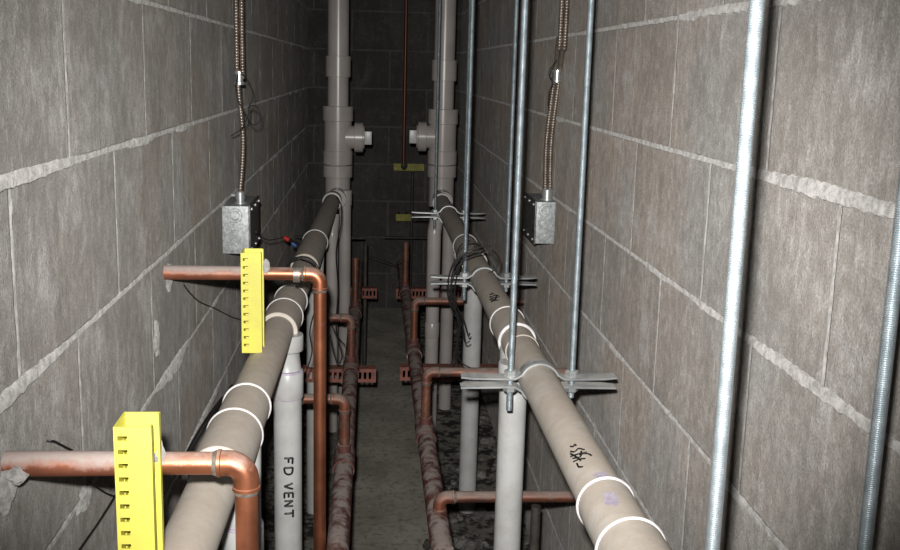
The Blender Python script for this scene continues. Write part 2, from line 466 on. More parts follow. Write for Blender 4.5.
# purple primer patches and marker scribbles lying on the pipe skin
def on_pipe(P, y, ang, r=PR, lift=.0004):
    c = P(y); return c + Vector((math.sin(ang), 0, math.cos(ang))) * (r + lift)
def patch(parent, P, y, ang, sy, sa, r, seed, mat=None):
    bm = bmesh.new(); c = bm.verts.new(on_pipe(P, y, ang, r)); vs2 = []
    for k in range(20):
        a = 2 * PI * k / 20; q = 1 + .5 * noise.noise(Vector((math.cos(a) * 1.5, math.sin(a) * 1.5, seed)))
        vs2.append(bm.verts.new(on_pipe(P, y + math.cos(a) * sy * q, ang + math.sin(a) * sa * q, r)))
    for k in range(20): bm.faces.new((c, vs2[k], vs2[(k + 1) % 20]))
    link('primer_stain', bm, mat or M['primer'], parent)
patch(R1, PRt, yr[2] + .018, -.05, .010, .28, PR, 3)
patch(R1, PRt, yr[2] - .055, -.25, .022, .22, .0335, 6)
def scribble(parent, P, strokes, y, ang, s, r, sa=1.0, name='marker_writing', rad=.0013):
    bm = bmesh.new()
    for st in strokes:
        pth = [on_pipe(P, y - a * s, ang + b * s * sa / r, r, 0) for a, b in st]
        sweep(bm, smooth_path(pth, 4), rad, 8)
    link(name, bm, M['ink'], parent)
scr = [[(0, -.1), (.15, .1), (.05, .3), (.2, .35)], [(.35, -.3), (.6, .0), (.5, .4), (.75, .8)], [(.7, -.5), (.9, .1), (1.0, .9)], [(.95, -.4), (1.2, .2), (.8, .5)],
       [(1.2, -.5), (1.35, .1), (1.5, .5)], [(1.5, -.3), (1.8, -.3), (2.0, .0)], [(.5, -.4), (1.0, -.1), (1.5, .1)], [(1.0, .2), (1.15, .9), (1.35, 1.1)]]
scribble(R1, PRt, scr, rowY(566, 442), -.60, .036, PR, .42)
scribble(R1, PRt, scr[:5], rowY(492, 292), -.55, .05, PR, .3, rad=.0018)

# vertical drops to the slab
def drop(name, label, x, Y, r, top, mat, hub=None, lean=None, low=0.0):
    t = thing(name, label, 'pipe', (x, Y, low))
    tx, ty = lean or (x, Y)
    bm = bmesh.new()
    pts = [(x, Y, low), (x, Y, top - .07), (tx, ty, top)]
    sweep(bm, fillet(pts, .05, 6), r, 36)
    link('pipe', bm, mat, t)
    if hub:
        for (z0, z1, hr, rng) in hub:
            bm = bmesh.new(); l = z1 - z0
            lathe(bm, (x, Y, z0), (x, Y, z1), [(0, r * .98), (0, hr - .001), (.0015, hr), (l - .0015, hr), (l, hr - .001), (l, r * .98)], 36)
            link('coupling', bm, mat, t)
            if rng: ring(t, (x, Y, z0), (0, 0, 1), r + .0006, .006, M['primer'], 'primer_ring')
            if rng == 2: ring(t, (x, Y, z1), (0, 0, 1), r + .001, .007, M['primer'], 'primer_ring')
    return t
ztop = ZP - PR + .006
a = pt(288, 470, Y=1.92)
FD = drop('vent_pipe', 'clean grey vertical pipe with handwritten FD VENT beside the copper riser', a.x, 1.92, .0272, ztop + .012, M['pvc_clean'],
     [(pt(288, 396, Y=1.92).z, pt(288, 371, Y=1.92).z, .0305, 2), (pt(288, 350, Y=1.92).z, pt(288, 334, Y=1.92).z, .0305, 0)], lean=(PL(1.97).x + .004, 1.97))
# lettering FD VENT: reads downwards, letter tops to the right
glyph = {'F': [[(0, 0), (0, 1)], [(0, 1), (.6, .95)], [(0, .52), (.45, .5)]],
         'D': [[(0, 0), (0, 1)], [(0, 1), (.55, .9), (.7, .5), (.5, .1), (0, 0)]],
         'V': [[(0, 1), (.3, 0), (.6, 1)]],
         'E': [[(0, 0), (0, 1)], [(0, 1), (.55, 1)], [(0, .5), (.45, .5)], [(0, 0), (.55, 0)]],
         'N': [[(0, 0), (0, 1)], [(0, 1), (.55, 0)], [(.55, 0), (.55, 1)]],
         'T': [[(.35, 0), (.3, 1)], [(-.05, 1), (.75, 1)]]}
bm = bmesh.new(); s0 = 0
zt = pt(289, 457, Y=1.90).z; zb = pt(289, 515, Y=1.90).z; tot = 6 * .95 + .75
sc1 = (zt - zb) / (tot - .3)
face = math.atan2(a.x, -1.78) ;
for i, ch in enumerate('FD VENT'):
    if ch != ' ':
        for st in glyph[ch]:
            path = []
            st = smooth_path([Vector((q[0], q[1], 0)) for q in st], 6) if len(st) > 3 else [Vector((st[j][0] + (st[j + 1][0] - st[j][0]) * k / 5, st[j][1] + (st[j + 1][1] - st[j][1]) * k / 5, 0)) for j in range(len(st) - 1) for k in range(6)]
            for q in st:
                ang = .09 + (q.y - .45) * .0165 / .0272 * (1.0)
                zz = zt - (s0 + q.x) * sc1 - .001 * math.sin(i * 2.1)
                path.append(Vector((a.x + math.sin(ang) * .0273, 1.92 - math.cos(ang) * .0273, zz)))
            sweep(bm, path, .0021, 8)
    s0 += .95 if ch != ' ' else .75
link('marker_lettering', bm, M['ink'], FD)

a = pt(509.5, 480, Y=1.78)
drop('drain_drop', 'nearest clean grey vertical pipe below the right drain, in front of copper branch', a.x, 1.78, .0252, ztop + .012, M['pvc_clean'],
     [(pt(509, 384, Y=1.78).z, pt(509, 362, Y=1.78).z, .0285, 0)], lean=(PRt(1.85).x - .008, 1.85))
a = pt(469.5, 420, Y=2.95)
drop('drain_drop', 'grey vertical pipe below the right drain, second from the camera', a.x, 2.95, .0268, ztop, M['pvc_clean'],
     [(pt(469, 262, Y=2.95).z, pt(469, 250, Y=2.95).z, .031, 0)], lean=(.262, 2.97))
a = pt(315, 430, Y=2.95)
drop('drain_drop', 'grey vertical pipe below the left drain, half hidden behind copper riser', a.x, 2.95, .0250, ztop, M['pvc'],
     [(pt(315, 300, Y=2.95).z, pt(315, 288, Y=2.95).z, .029, 0)], lean=(PL(2.97).x, 2.97))
a = pt(243, 540, Y=1.33)
drop('drain_drop', 'short grey pipe with purple ring behind the nearest copper elbow', a.x, 1.33, .0252, ztop + .012, M['pvc_clean'],
     [(pt(258, 524, Y=1.33).z - .05, pt(258, 524, Y=1.33).z, .0285, 2)], lean=(PL(1.36).x + .010, 1.36))
a = pt(432, 330, Y=3.62)
drop('drain_drop', 'grey vertical pipe below the right stack, the left one of two', a.x, 3.62, .0245, ztop + .02, M['pvc_stack'],
     [(pt(432, 337, Y=3.62).z, pt(432, 322, Y=3.62).z, .0265, 0)], lean=(a.x + .012, 3.64))
a = pt(446.5, 330, Y=3.92)
drop('drain_drop', 'grey vertical pipe below the right stack, the right one of two', a.x, 3.92, .0250, ztop - .02, M['pvc_stack'])
a = pt(332, 300, Y=3.66)
drop('drain_drop', 'grey vertical pipe below the left stack, the left one of two', a.x, 3.66, .0215, ztop, M['pvc_stack'], lean=(a.x + .005, 3.68))
a = pt(344.5, 300, Y=4.0)
drop('drain_drop', 'grey vertical pipe below the left stack, the right one of two', a.x, 4.0, .0235, ztop + .03, M['pvc_stack'],
     [(pt(344, 205, Y=4.0).z, pt(344, 190, Y=4.0).z, .0265, 0)])

def stack(label, u, s, rows):
    """vertical stack with coupling, sanitary tee and square-headed cleanout plug; s = side of the plug"""
    Y = 4.06; c = pt(u, 120, Y=Y); x = c.x
    zr = lambda v: pt(u, v, Y=Y).z
    t = thing('vent_stack', label, 'pipe', (x, Y, zr(212)))
    def cyl(nm, v1, v0, r, lip=.0015):
        bm = bmesh.new(); z0, z1 = zr(v1), zr(v0); l = z1 - z0
        lathe(bm, (x, Y, z0), (x, Y, z1), [(0, r - .004), (0, r - lip), (lip, r), (l - lip, r), (l, r - lip), (l, r - .004)], 40)
        return link(nm, bm, M['pvc_stack'], t)
    bm = bmesh.new(); sweep(bm, [(x, Y, zr(205)), (x, Y, ZC - .002)], .0405, 40); link('pipe', bm, M['pvc_stack'], t)
    cyl('coupling', rows[1], rows[0], .0485)
    bm = bmesh.new(); z0, z1 = zr(rows[3] + 16), zr(rows[3] - 2); zm = zr(137)
    cyl('tee_hub', rows[2] + 15, rows[2], .059, .002)
    cyl('tee_body', 152, rows[2] + 14, .0535)
    cyl('tee_hub', 164.2, 150.5, .0575, .002)
    cyl('coupling', 177, 165, .0575, .002)
    cyl('wye_fitting', 206, 176.5, .0495)
    bm.free(); bm = bmesh.new()
    hx = lambda q: (x + s * q, Y, zm)
    lathe(bm, hx(.03), hx(1), [(0, .045), (.035, .045), (.035, .0565), (.037, .058), (.066, .058), (.068, .0565), (.068, .03)], 40)
    link('tee_branch', bm, M['pvc_stack'], t)
    bm = bmesh.new(); lathe(bm, hx(.09), hx(1), [(0, .046), (.012, .046), (.014, .044)], 36); link('plug_cap', bm, M['pvc_stack'], t)
    bm = bmesh.new(); q0, q1 = x + s * .102, x + s * .132
    add_box(bm, (min(q0, q1), Y - .026, zm - .026), (max(q0, q1), Y + .026, zm + .026), .004); link('plug_square', bm, M['pvc_clean'], t)
    bm = bmesh.new(); yy = Y - .14; sweep(bm, [(x, yy, ZP), (x, Y, ZP)], .036, 30); link('inlet', bm, M['pvc_stack'], t)
    return t
stack('grey plastic vent stack at left rear with square cleanout plug facing right', 338, 1, (56, 77, 106, 150))
stack('grey plastic vent stack at right rear with square cleanout plug facing left', 443, -1, (60, 81, 109, 150))

# ------------------------------------------------------------------ pipe hangers: two threaded rods and a two-part clamp
def rod_mesh(L, r=.0055, pitch=.0016, seg=12):
    bm = bmesh.new(); n = int(L / pitch); prev = None
    for i in range(n * 2 + 1):
        z = -i * pitch / 2; rr = r if i % 2 == 0 else r * .80
        row = [bm.verts.new((math.cos(2 * PI * k / seg) * rr, math.sin(2 * PI * k / seg) * rr, z)) for k in range(seg)]
        if prev:
            for k in range(seg): bm.faces.new((prev[k], row[k], row[(k + 1) % seg], prev[(k + 1) % seg]))
        else: bm.faces.new(row)
        prev = row
    bm.faces.new(prev[::-1])
    return bm
RODBOT = ZP - .075
def strap_bm(up, xl, xr):
    """half clamp: a flat bar with a semicircle around the pipe"""
    r0 = PR + .0008; th = .0032; w_ = .0145
    g = .0048 if up else -.0048; sg = 1 if up else -1
    prof = []
    a0 = math.asin(.0085 / r0)
    prof.append((-xl, sg * .0072)); prof.append((-xl + .02, sg * .0060)); prof.append((-.050, sg * .0050)); prof.append((-.040, sg * .0056)); prof.append((-.034, sg * .009))
    for k in range(17):
        a_ = PI - .42 - (PI - .84) * k / 16
        prof.append((r0 * math.cos(a_) , sg * r0 * math.sin(a_)))
    prof += [(.034, sg * .009), (.040, sg * .0056), (.050, sg * .0050), (xr - .02, sg * .0060), (xr, sg * .0072)]
    bm = bmesh.new(); rows = []
    for i, (x, z) in enumerate(prof):
        p = Vector((prof[max(i - 1, 0)])); q = Vector((prof[min(i + 1, len(prof) - 1)])); tt = (q - p).normalized(); nn = Vector((-tt.y, tt.x)) * sg
        ww = w_ * (.8 if i in (0, len(prof) - 1) else 1)
        rows.append([bm.verts.new((x + nn.x * d, yy, z + nn.y * d)) for d, yy in ((0, -ww), (th, -ww), (th, ww), (0, ww))])
    for A, B in zip(rows, rows[1:]):
        for k in range(4): bm.faces.new((A[k], A[(k + 1) % 4], B[(k + 1) % 4], B[k]))
    bm.faces.new(rows[0]); bm.faces.new(rows[-1][::-1])
    return bm
def nut_bm(z, r=.0112, h=.009, seg=6):
    bm = bmesh.new(); lathe(bm, (0, 0, z), (0, 0, z + 1), [(0, r * .92), (.001, r), (h - .001, r), (h, r * .92)], seg); return bm
def local(name, bm, mat, parent, loc=(0, 0, 0), sm=True):
    o = link(name, bm, mat, None, sm, 30); o.parent = parent; o.location = loc; return o
XRODL, XRODR = -.047, .055
def make_hanger():
    t = thing('pipe_hanger', '', 'pipe hanger', (0, 0, ZP), 'pipe hangers on the right drain')
    local('upper_strap', strap_bm(True, .129, .128), M['galv'], t)
    local('lower_strap', strap_bm(False, .129, .128), M['galv'], t)
    for xx, bot in ((XRODL, -.052), (XRODR, -.03)):
        local('threaded_rod', rod_mesh(ZC - ZP - bot - .002), M['zinc'], t, (xx, 0, ZC - ZP - .001))
        local('nut', nut_bm(.0092), M['galv'], t, (xx, 0, 0), False); local('nut', nut_bm(-.0172), M['galv'], t, (xx, 0, 0), False)
        local('washer', (lambda b: (lathe(b, (0, 0, .0086), (0, 0, 1), [(0, .012), (.0012, .012)], 24), b)[1])(bmesh.new()), M['galv'], t, (xx, 0, 0))
    return t
h0 = make_hanger()
hy = [rowY(548, 381, ZP), rowY(486, 280, ZP), rowY(455, 215, ZP), .672]
lab = ['galvanized pipe clamp on two threaded rods just right of image centre, its ears wide open',
       'galvanized pipe clamp on two threaded rods beside the black wire bundle',
       'small far galvanized pipe clamp crossing in front of the right vent stack',
       'two thick bright threaded rods close to the camera at the right']
for i, y in enumerate(hy):
    if i == 0: o = h0
    else:
        o = h0.copy(); C.objects.link(o)
        for ch in list(h0.children):
            c = ch.copy(); C.objects.link(c); c.parent = o
    if i == 3:
        for c in o.children:
            if c.location.x > .05: c.location.x += .012
    o.location = (xr_axis(y) + (.013 if i == 3 else 0), y, ZP); o['label'] = lab[i]
print('HANGERS', hy, 'rings', yl, yr)

# ------------------------------------------------------------------ copper water lines
CR = .0111
def elbow_part(parent, p, a_, b_, mat, r=CR, leg=.026, rad=.017):
    """wrought elbow over the corner p between directions a_ and b_"""
    a_ = Vector(a_).normalized(); b_ = Vector(b_).normalized(); p = Vector(p)
    bm = bmesh.new(); path = fillet([p + a_ * leg, p, p + b_ * leg], rad, 10)
    n = len(path); sweep(bm, path, [r + .0014] * n, 28)
    for q, d in ((p + a_ * leg, a_), (p + b_ * leg, b_)):
        lathe(bm, q - d * .003, q + d, [(0, r + .0012), (.001, r + .0024), (.004, r + .0024), (.005, r + .0004)], 28)
    el = link('elbow', bm, mat, parent)
    for q, d in ((p + a_ * leg, a_), (p + b_ * leg, b_)):
        bm = bmesh.new(); lathe(bm, q + d * .001, q + d, [(0, r), (.0005, r + .0016), (.003, r + .0010), (.0045, r)], 24)
        link('solder_joint', bm, M['solder'], el)
def copper(label, corners, mat, emat=None, r=CR, rad=.017, name='copper_pipe'):
    P = [Vector(c) for c in corners]
    t = thing(name, label, 'pipe', P[-1])
    bm = bmesh.new(); sweep(bm, fillet(P, rad, 8), r, 28); link('pipe', bm, mat, t)
    for i in range(1, len(P) - 1): elbow_part(t, P[i], P[i - 1] - P[i], P[i + 1] - P[i], emat or mat, r)
    return t
ZM = H - .85; MR = .0205
XML, XMR = -.0535, .1335
Ya = .953
ca = pt(246, 463, Y=Ya)
t = copper('nearest copper pipe leaving left wall and turning down at an elbow', [(XL - .05, Ya, ca.z), (ca.x, Ya, ca.z), (ca.x, Ya, .002)], M['copper'])
# its dusty mortar-stained stretch beside the wall
bm = bmesh.new(); sweep(bm, [(XL - .01, Ya, ca.z), (XL + .05, Ya, ca.z), (-.238, Ya, ca.z), (-.222, Ya, ca.z)], [CR + .0012, CR + .0012, CR + .0008, CR + .0002], 28)
link('dusty_sleeve', bm, M['copper_dusty'], t)
bm = bmesh.new(); c = pt(16, 474, Y=Ya - .008); blob(bm, c, (.012, .008, .010), 2); link('mortar_crumb', bm, M['mortar'], t); bm = bmesh.new(); c = pt(158, 455, Y=Ya - .008); blob(bm, c, (.007, .008, .012), 5)
link('mortar_crumb', bm, M['mortar'], t)
Yb = 1.724
cb = pt(320, 274, Y=Yb)
t = copper('second copper pipe leaving left wall behind the smaller yellow strut, turning down', [(XL - .05, Yb, cb.z), (cb.x, Yb, cb.z), (cb.x, Yb, .002)], M['copper'])
bm = bmesh.new(); sweep(bm, [(XL - .01, Yb, cb.z), (XL + .05, Yb, cb.z), (-.225, Yb, cb.z), (-.212, Yb, cb.z)], [CR + .0013, CR + .0012, CR + .0009, CR + .0002], 28)
link('dusty_sleeve', bm, M['copper_dusty'], t)
bm = bmesh.new(); q0 = pt(293, 274, Y=Yb); lathe(bm, q0, q0 + Vector((1, 0, 0)), [(0, CR), (.001, CR + .003), (.012, CR + .003), (.013, CR)], 24); link('solder_collar', bm, M['solder'], t)

# the two copper mains on wall brackets low down
def main_pipe(label, x, tees):
    t = thing('copper_main', label, 'pipe', (x, .9, ZM))
    bm = bmesh.new(); n = 90; sweep(bm, [(x, .9 + 3.55 * i / n, ZM) for i in range(n + 1)], MR, 30); link('pipe', bm, M['copper_main'], t)
    for y in tees:
        bm = bmesh.new(); l = .11
        lathe(bm, (x, y - l / 2, ZM), (x, 9, ZM), [(0, MR), (0, MR + .003), (l, MR + .003), (l, MR)], 30)
        lathe(bm, (x, y, ZM), (x, y, 9), [(0, CR + .003), (MR + .018, CR + .0035), (MR + .018, CR)], 24)
        link('tee', bm, M['copper_main'], t)
    return t
ZT = ZM + MR
tl = [rowY(349, 452, ZT), rowY(356, 362, ZT), 3.55]
tr = [1.64, rowY(432, 424, ZT), rowY(417, 345, ZT), 3.9]
main_pipe('grimy large copper main running low along the left side', XML, tl)
main_pipe('grimy large copper main running low along the right side', XMR, tr)
def branch(label, x, y, u, v, wx, down=False):
    zz = pt(u, v, Y=y).z
    if down: return copper(label, [(wx, y, .002), (wx, y, zz), (x, y, zz), (x, y, ZT + .004)], M['copper_pipe_old'])
    return copper(label, [(wx, y, zz), (x, y, zz), (x, y, ZT + .004)], M['copper_pipe_old'])
M['copper_pipe_old'] = dusty('old_copper', (.26, .095, .055), (.25, .20, .175), .6, .45, -.1, 1.0, .9, 34, (.12, .055, .04))
branch('copper branch with elbow on the left main, nearest one behind the riser', XML, tl[0], 345, 399, pt(289, 399, Y=tl[0]).x, True)
branch('copper branch with elbow on the left main, farther one', XML, tl[1], 352, 318, pt(321, 318, Y=tl[1]).x, True)
branch('nearest copper branch with elbow passing behind the front right drop', XMR, tr[0] + .19, 455, 497, XR - .003) if False else None
zz = pt(456, 497, Y=1.84).z
copper('nearest copper branch at lower right, passing behind the front grey drop', [(XR - .003, 1.84, zz), (XMR + .003, 1.84, zz), (XMR + .003, 1.84, ZT + .004)], M['copper_pipe_old'])
branch('copper branch on the right main with elbow in middle of picture', XMR, tr[1], 428, 372, XR - .003)
branch('copper branch on the right main, third and farther back', XMR, tr[2], 419, 301, XR - .003)
zr_ = pt(411, 242, Y=tr[3]).z
copper('upright copper stub far back on the right main', [(XMR, tr[3], zr_), (XMR, tr[3], ZT + .004)], M['copper_pipe_old'], r=.013)
zr_ = pt(357, 258, Y=tl[2]).z
copper('upright copper stub far back on the left main', [(XML, tl[2], zr_), (XML, tl[2], ZT + .004)], M['copper_pipe_old'], r=.011)
cr = pt(406, 20, Y=5.42)
bm = bmesh.new(); zz = pt(404, 166, Y=5.42).z
sweep(bm, [(cr.x, 5.42, ZC - .001), (cr.x, 5.42, zz)], .0085, 18)
tag(link('copper_tube', bm, plain('brown_copper', (.16, .055, .035), .4, .5)), 'thin brown copper tube hanging down before the rear wall', 'pipe')

# slotted red brackets carrying the mains
def bracket(label, x0, x1, y, ztop_, side):
    t = thing('strut_bracket', label, 'bracket', ((XL if side < 0 else XR), y, ztop_ - .041))
    th = .0025; h = .041
    xb = [x0]; holes = set(); p = x0 + .008
    i = 1
    while p + .009 < x1:
        xb += [p, p + .008]; holes.add((i, 1)); i += 2; p += .0145
    xb.append(x1)
    bm = bmesh.new(); yb = [ztop_ - h, ztop_ - h + .010, ztop_ - .010, ztop_]
    perforated(bm, xb, yb, holes, th, lambda a_, b_, c_: Vector((a_, y - .0205 + c_, b_)))
    link('front_flange', bm, M['red'], t, False)
    bm = bmesh.new(); add_box(bm, (x0, y - .018, ztop_ - th), (x1, y + .0205, ztop_)); link('web', bm, M['red'], t, False)
ZB = ZM - MR
y1 = pt(370, 372, z=ZB - .015).y; y2 = pt(372, 291, z=ZB - .015).y
y2 = min(y2, 4.6)
bracket('red slotted bracket from left wall under the main, nearer one', XL + .001, pt(376, 372, Y=y1).x, y1, ZB, -1)
bracket('red slotted bracket from right wall under the main, nearer one', pt(400, 372, Y=y1).x, XR - .001, y1 + .02, ZB, 1)
bracket('red slotted bracket from left wall under the main, farther one', XL + .001, pt(377, 291, Y=y2).x, y2, ZB, -1)
bracket('red slotted bracket from right wall under the main, farther one', pt(396, 291, Y=y2).x, XR - .001, y2, ZB, 1)
print('BRK', y1, y2, 'tees', tl, tr)

# ------------------------------------------------------------------ yellow struts
def yellow_strut(label, x0, x1, y0, y1_, z0, z1):
    t = thing('strut_channel', label, 'strut', ((x0 + x1) / 2, (y0 + y1_) / 2, z0))
    th = .0016
    zs = [z0]; k = z1 - .009; hz = []
    while k > z0 + .01: hz.append(k); k -= .0131
    for q in sorted(hz): zs += [q - .0042, q + .0002]
    zs.append(z1)
    zs = sorted(zs); rows_ = {j for j in range(1, len(zs) - 1, 2)}
    W = x1 - x0
    bm = bmesh.new()
    xb = [x0, x0 + W * .10, x0 + W * .36, x1]
    perforated(bm, xb, zs, {(1, j) for j in rows_}, th, lambda a_, b_, c_: Vector((a_, y0 + c_, b_)))
    link('front_flange', bm, M['yellow'], t, False)
    bm = bmesh.new(); D = y1_ - y0
    yb = [y0 + .0016, y0 + D * .3, y0 + D * .7, y1_ - .0016]
    perforated(bm, yb, zs, {(1, j) for j in rows_} , th, lambda a_, b_, c_: Vector((x0 + c_, a_, b_)))
    link('web', bm, M['yellow'], t, False)
    bm = bmesh.new(); perforated(bm, xb, [z0, z1], set(), th, lambda a_, b_, c_: Vector((a_, y1_ - c_, b_)))
    link('rear_flange', bm, M['yellow'], t, False)
    bm = bmesh.new(); add_box(bm, (x1 - th, y0 + th, z0), (x1, y0 + .008, z1)); add_box(bm, (x1 - th, y1_ - .008, z0), (x1, y1_ - th, z1))
    link('lip', bm, M['yellow'], t, False)
    return t
s0_ = pt(113, 428, Y=.897); s1_ = pt(151, 428, Y=.897); zt_ = pt(135, 427, Y=.897).z
yellow_strut('large bright yellow slotted strut at lower left before the nearest copper pipe', s0_.x, s1_.x, .897, .939, ZP + PR - .001, zt_)
s0_ = pt(240.5, 250, Y=1.665); s1_ = pt(261, 250, Y=1.665); zt_ = pt(250, 253, Y=1.665).z
sb = yellow_strut('smaller yellow slotted strut standing on left drain below the left electrical box', s0_.x, s1_.x, 1.665, 1.709, ZP + PR - .001, zt_)
bm = bmesh.new(); c = pt(266, 266, Y=1.70); blob(bm, c, (.006, .008, .012), 9); link('mortar_crumb', bm, M['mortar'], sb)

def far_strut(label, ua, ub, va, vb, Y, mat):
    a_, b_ = pt(ua, va, Y=Y), pt(ub, vb, Y=Y); x0, x1, z0, z1 = a_.x, b_.x, b_.z, a_.z
    t = thing('strut_channel', label, 'strut', ((x0 + x1) / 2, Y, z0))
    xb = [x0]; p = x0 + .012; i = 1; holes = set()
    while p + .012 < x1: xb += [p, p + .006]; holes.add((i, 1)); i += 2; p += .0145
    xb.append(x1); bm = bmesh.new()
    perforated(bm, xb, [z0, z0 + (z1 - z0) * .5, z1 - (z1 - z0) * .12, z1], holes, .002, lambda q, r_, c_: Vector((q, Y + c_, r_)))
    link('front_flange', bm, mat, t, False)
    bm = bmesh.new(); add_box(bm, (x0, Y + .002, z0), (x1, Y + .035, z0 + .002)); link('web', bm, mat, t, False)
    bm = bmesh.new(); add_box(bm, (x0, Y + .033, z0 + .002), (x1, Y + .035, z1)); link('rear_flange', bm, mat, t, False)
    bm = bmesh.new(); n_ = 3
    for q in (x0 + .02, x1 - .02): sweep(bm, [(q, Y + .034, (z0 + z1) / 2), (q, YB - .0005, (z0 + z1) / 2)], .005, 10)
    link('anchor', bm, M['dark'], t)
    return t
far_strut('small horizontal yellow strut near rear wall, upper one with the copper tube', 394, 424, 164, 171, 5.44, M['yellow_dirty'])
far_strut('small dim yellow strut near rear wall, lower one', 396, 411, 215, 221, 5.44, M['yellow_dirty'])
bm = bmesh.new(); c = pt(404, 166, Y=5.42); blob(bm, c, (.016, .012, .022), 3); tag(link('tube_clamp', bm, M['dark']), 'dark clamp at the foot of the brown copper tube', 'clamp')

# dark runs before the rear wall
def rod(name, label, a_, b_, r, cat='pipe', mat='dark'):
    bm = bmesh.new(); sweep(bm, [a_, b_], r, 14); return tag(link(name, bm, M[mat]), label, cat)
c = pt(412.5, 172, Y=5.5); d_ = pt(412.5, 236, Y=5.5)
rod('iron_pipe', 'thin dark upright pipe below the yellow strut at the rear wall', Vector((c.x, 5.5, c.z)), Vector((c.x, 5.5, .001)), .008)
c = pt(384, 237.5, Y=5.2); d_ = pt(424, 237.5, Y=5.2)
rod('iron_bar', 'thin dark level bar crossing low before the rear wall to the right side', Vector((c.x, 5.2, c.z)), Vector((XR - .001, 5.2, c.z)), .007, 'bar')
rod('iron_bar', 'thin dark slanting bar low before the rear wall', pt(366, 256, Y=5.55), pt(404, 269, Y=5.55), .008, 'bar')
c = pt(365.5, 243, Y=4.3)
rod('iron_pipe', 'thin dark upright pipe behind the left copper main', Vector((c.x, 4.3, .001)), Vector((c.x, 4.3, c.z)), .009)
c = pt(352, 238, Y=4.6)
rod('iron_bar', 'short dark level bar at the left before the rear wall', Vector((XL + .001, 4.6, c.z)), Vector((pt(365, 238, Y=4.6).x, 4.6, c.z)), .007, 'bar')

c = pt(536, 506, Y=1.9)
rod('iron_pipe', 'short dark upright pipe at lower right behind the nearest copper branch', Vector((c.x, 1.90, .001)), Vector((c.x, 1.90, c.z)), .010)

# ------------------------------------------------------------------ electrical boxes and armoured cable
def elec_box(label, x0, x1, y0, y1_, z0, z1, side):
    """galvanized box on the wall; side +1 = its cover faces +x"""
    t = thing('junction_box', label, 'electrical box', ((x0 if side > 0 else x1), (y0 + y1_) / 2, z0))
    bm = bmesh.new(); add_box(bm, (x0, y0, z0), (x1, y1_, z1), .002); bx = link('box', bm, M['box'], t)
    cx = (x0 + x1) / 2; w_ = x1 - x0; h = z1 - z0
    for k, (fx, fz, r) in enumerate(((-.02, .80, .0165), (-.12, .5, .0125), (.02, .2, .0165))):
        bm = bmesh.new(); c0 = Vector((cx + fx * w_, y0 + .0005, z0 + fz * h))
        for rr in (r, r * .62):
            p_ = [c0 + Vector((math.cos(2 * PI * i / 28) * rr, 0, math.sin(2 * PI * i / 28) * rr)) for i in range(29)]
            sweep(bm, p_, .0015, 6, False)
        lathe(bm, c0, c0 - Vector((0, 1, 0)), [(0, .003), (.001, .003), (.0012, .002)], 12)
        link('knockout', bm, M['box'], bx)
    xf = x1 if side > 0 else x0
    bm = bmesh.new(); a_, b_ = (xf, xf + .004) if side > 0 else (xf - .004, xf)
    add_box(bm, (a_, y0 - .002, z0 - .002), (b_, y1_ + .002, z1 + .002), .001); cv = link('cover_plate', bm, M['shaded_cover'], t)
    for fy in (.1, .5, .9):
        for fz in (.08, .92):
            bm = bmesh.new(); o_ = Vector((xf + side * .003, y0 + fy * (y1_ - y0), z0 + fz * h)); lathe(bm, o_, o_ + Vector((side, 0, 0)), [(0, .004), (.004, .004), (.0055, .002)], 12); link('screw', bm, M['galv'], cv)
    return t
M['shaded_cover'] = plain('shaded_cover_steel', (.10, .10, .10), .5, .6, (.2, .2, .2), 50)  # grazing-angle shade of the box fronts painted in as a darker colour
yb_ = 2.39
a_ = pt(223, 206, Y=yb_); b_ = pt(249, 254, Y=yb_)
bxl = elec_box('galvanized junction box on the left wall with stamped knockouts', XL + .0005, b_.x, yb_, yb_ + .19, b_.z, a_.z, 1)
yb2 = 2.58
a2 = pt(537, 202, Y=yb2); b2 = pt(559, 244, Y=yb2)
bxr = elec_box('galvanized junction box on the right wall with stamped knockouts', a2.x, XR - .0005, yb2, yb2 + .19, b2.z, a2.z, -1)

def flex(label, path, r, name='armored_cable', turns=.0066):
    """interlocked steel armour: ribbed tube"""
    pth = smooth_path(path, 60)
    # resample evenly
    out = [pth[0]]; acc = 0; step = turns / 4
    for p, q in zip(pth, pth[1:]):
        L = (q - p).length; s = step - acc
        while s <= L: out.append(p + (q - p) * (s / L)); s += step
        acc = (L - (s - step))
    rr = [r * (1.0, .92, .66, .92)[i % 4] for i in range(len(out))]
    bm = bmesh.new(); sweep(bm, out, rr, 14); return tag(link(name, bm, M['flex']), label, 'cable')
def straps(parent_label, pts_, r):
    bm = bmesh.new()
    c = Vector(pts_)
    for dz in (-.012, .012):
        lathe(bm, c + Vector((0, 0, dz - .004)), c + Vector((0, 0, 9)), [(0, r * .8), (.001, r), (.007, r), (.008, r * .8)], 18)
    lathe(bm, c + Vector((0, 0, -.01)), c + Vector((0, 0, 9)), [(0, r * .72), (.02, r * .72)], 18)
    return tag(link('cable_clamp', bm, M['galv']), parent_label, 'clamp')
yc = yb_ + .05
q1 = pt(241.5, 194, Y=yc); q2 = pt(243, 140, Y=yc); q3 = pt(239, 78, Y=yc - .01); q4 = pt(238.5, 0, Y=yc - .03)
xo = .0105
top = Vector((q4.x, q4.y, ZC - .001))
flex('armored steel cable rising from left junction box, left strand of the pair', [(q1.x - .003, q1.y, a_.z + .03), q2, q3 + Vector((-.003, 0, 0)), q4 + Vector((-.006, 0, 0)), top + Vector((-.006, 0, 0))], .0062)
flex('armored steel cable on left wall, right strand running up from the clamp', [q3 + Vector((.009, 0, .0)), q4 + Vector((.0065, 0, 0)), top + Vector((.0065, 0, 0))], .0062)
straps('small metal clamp binding the armored cables on the left wall', q3 + Vector((.001, -.001, 0)), .0125)
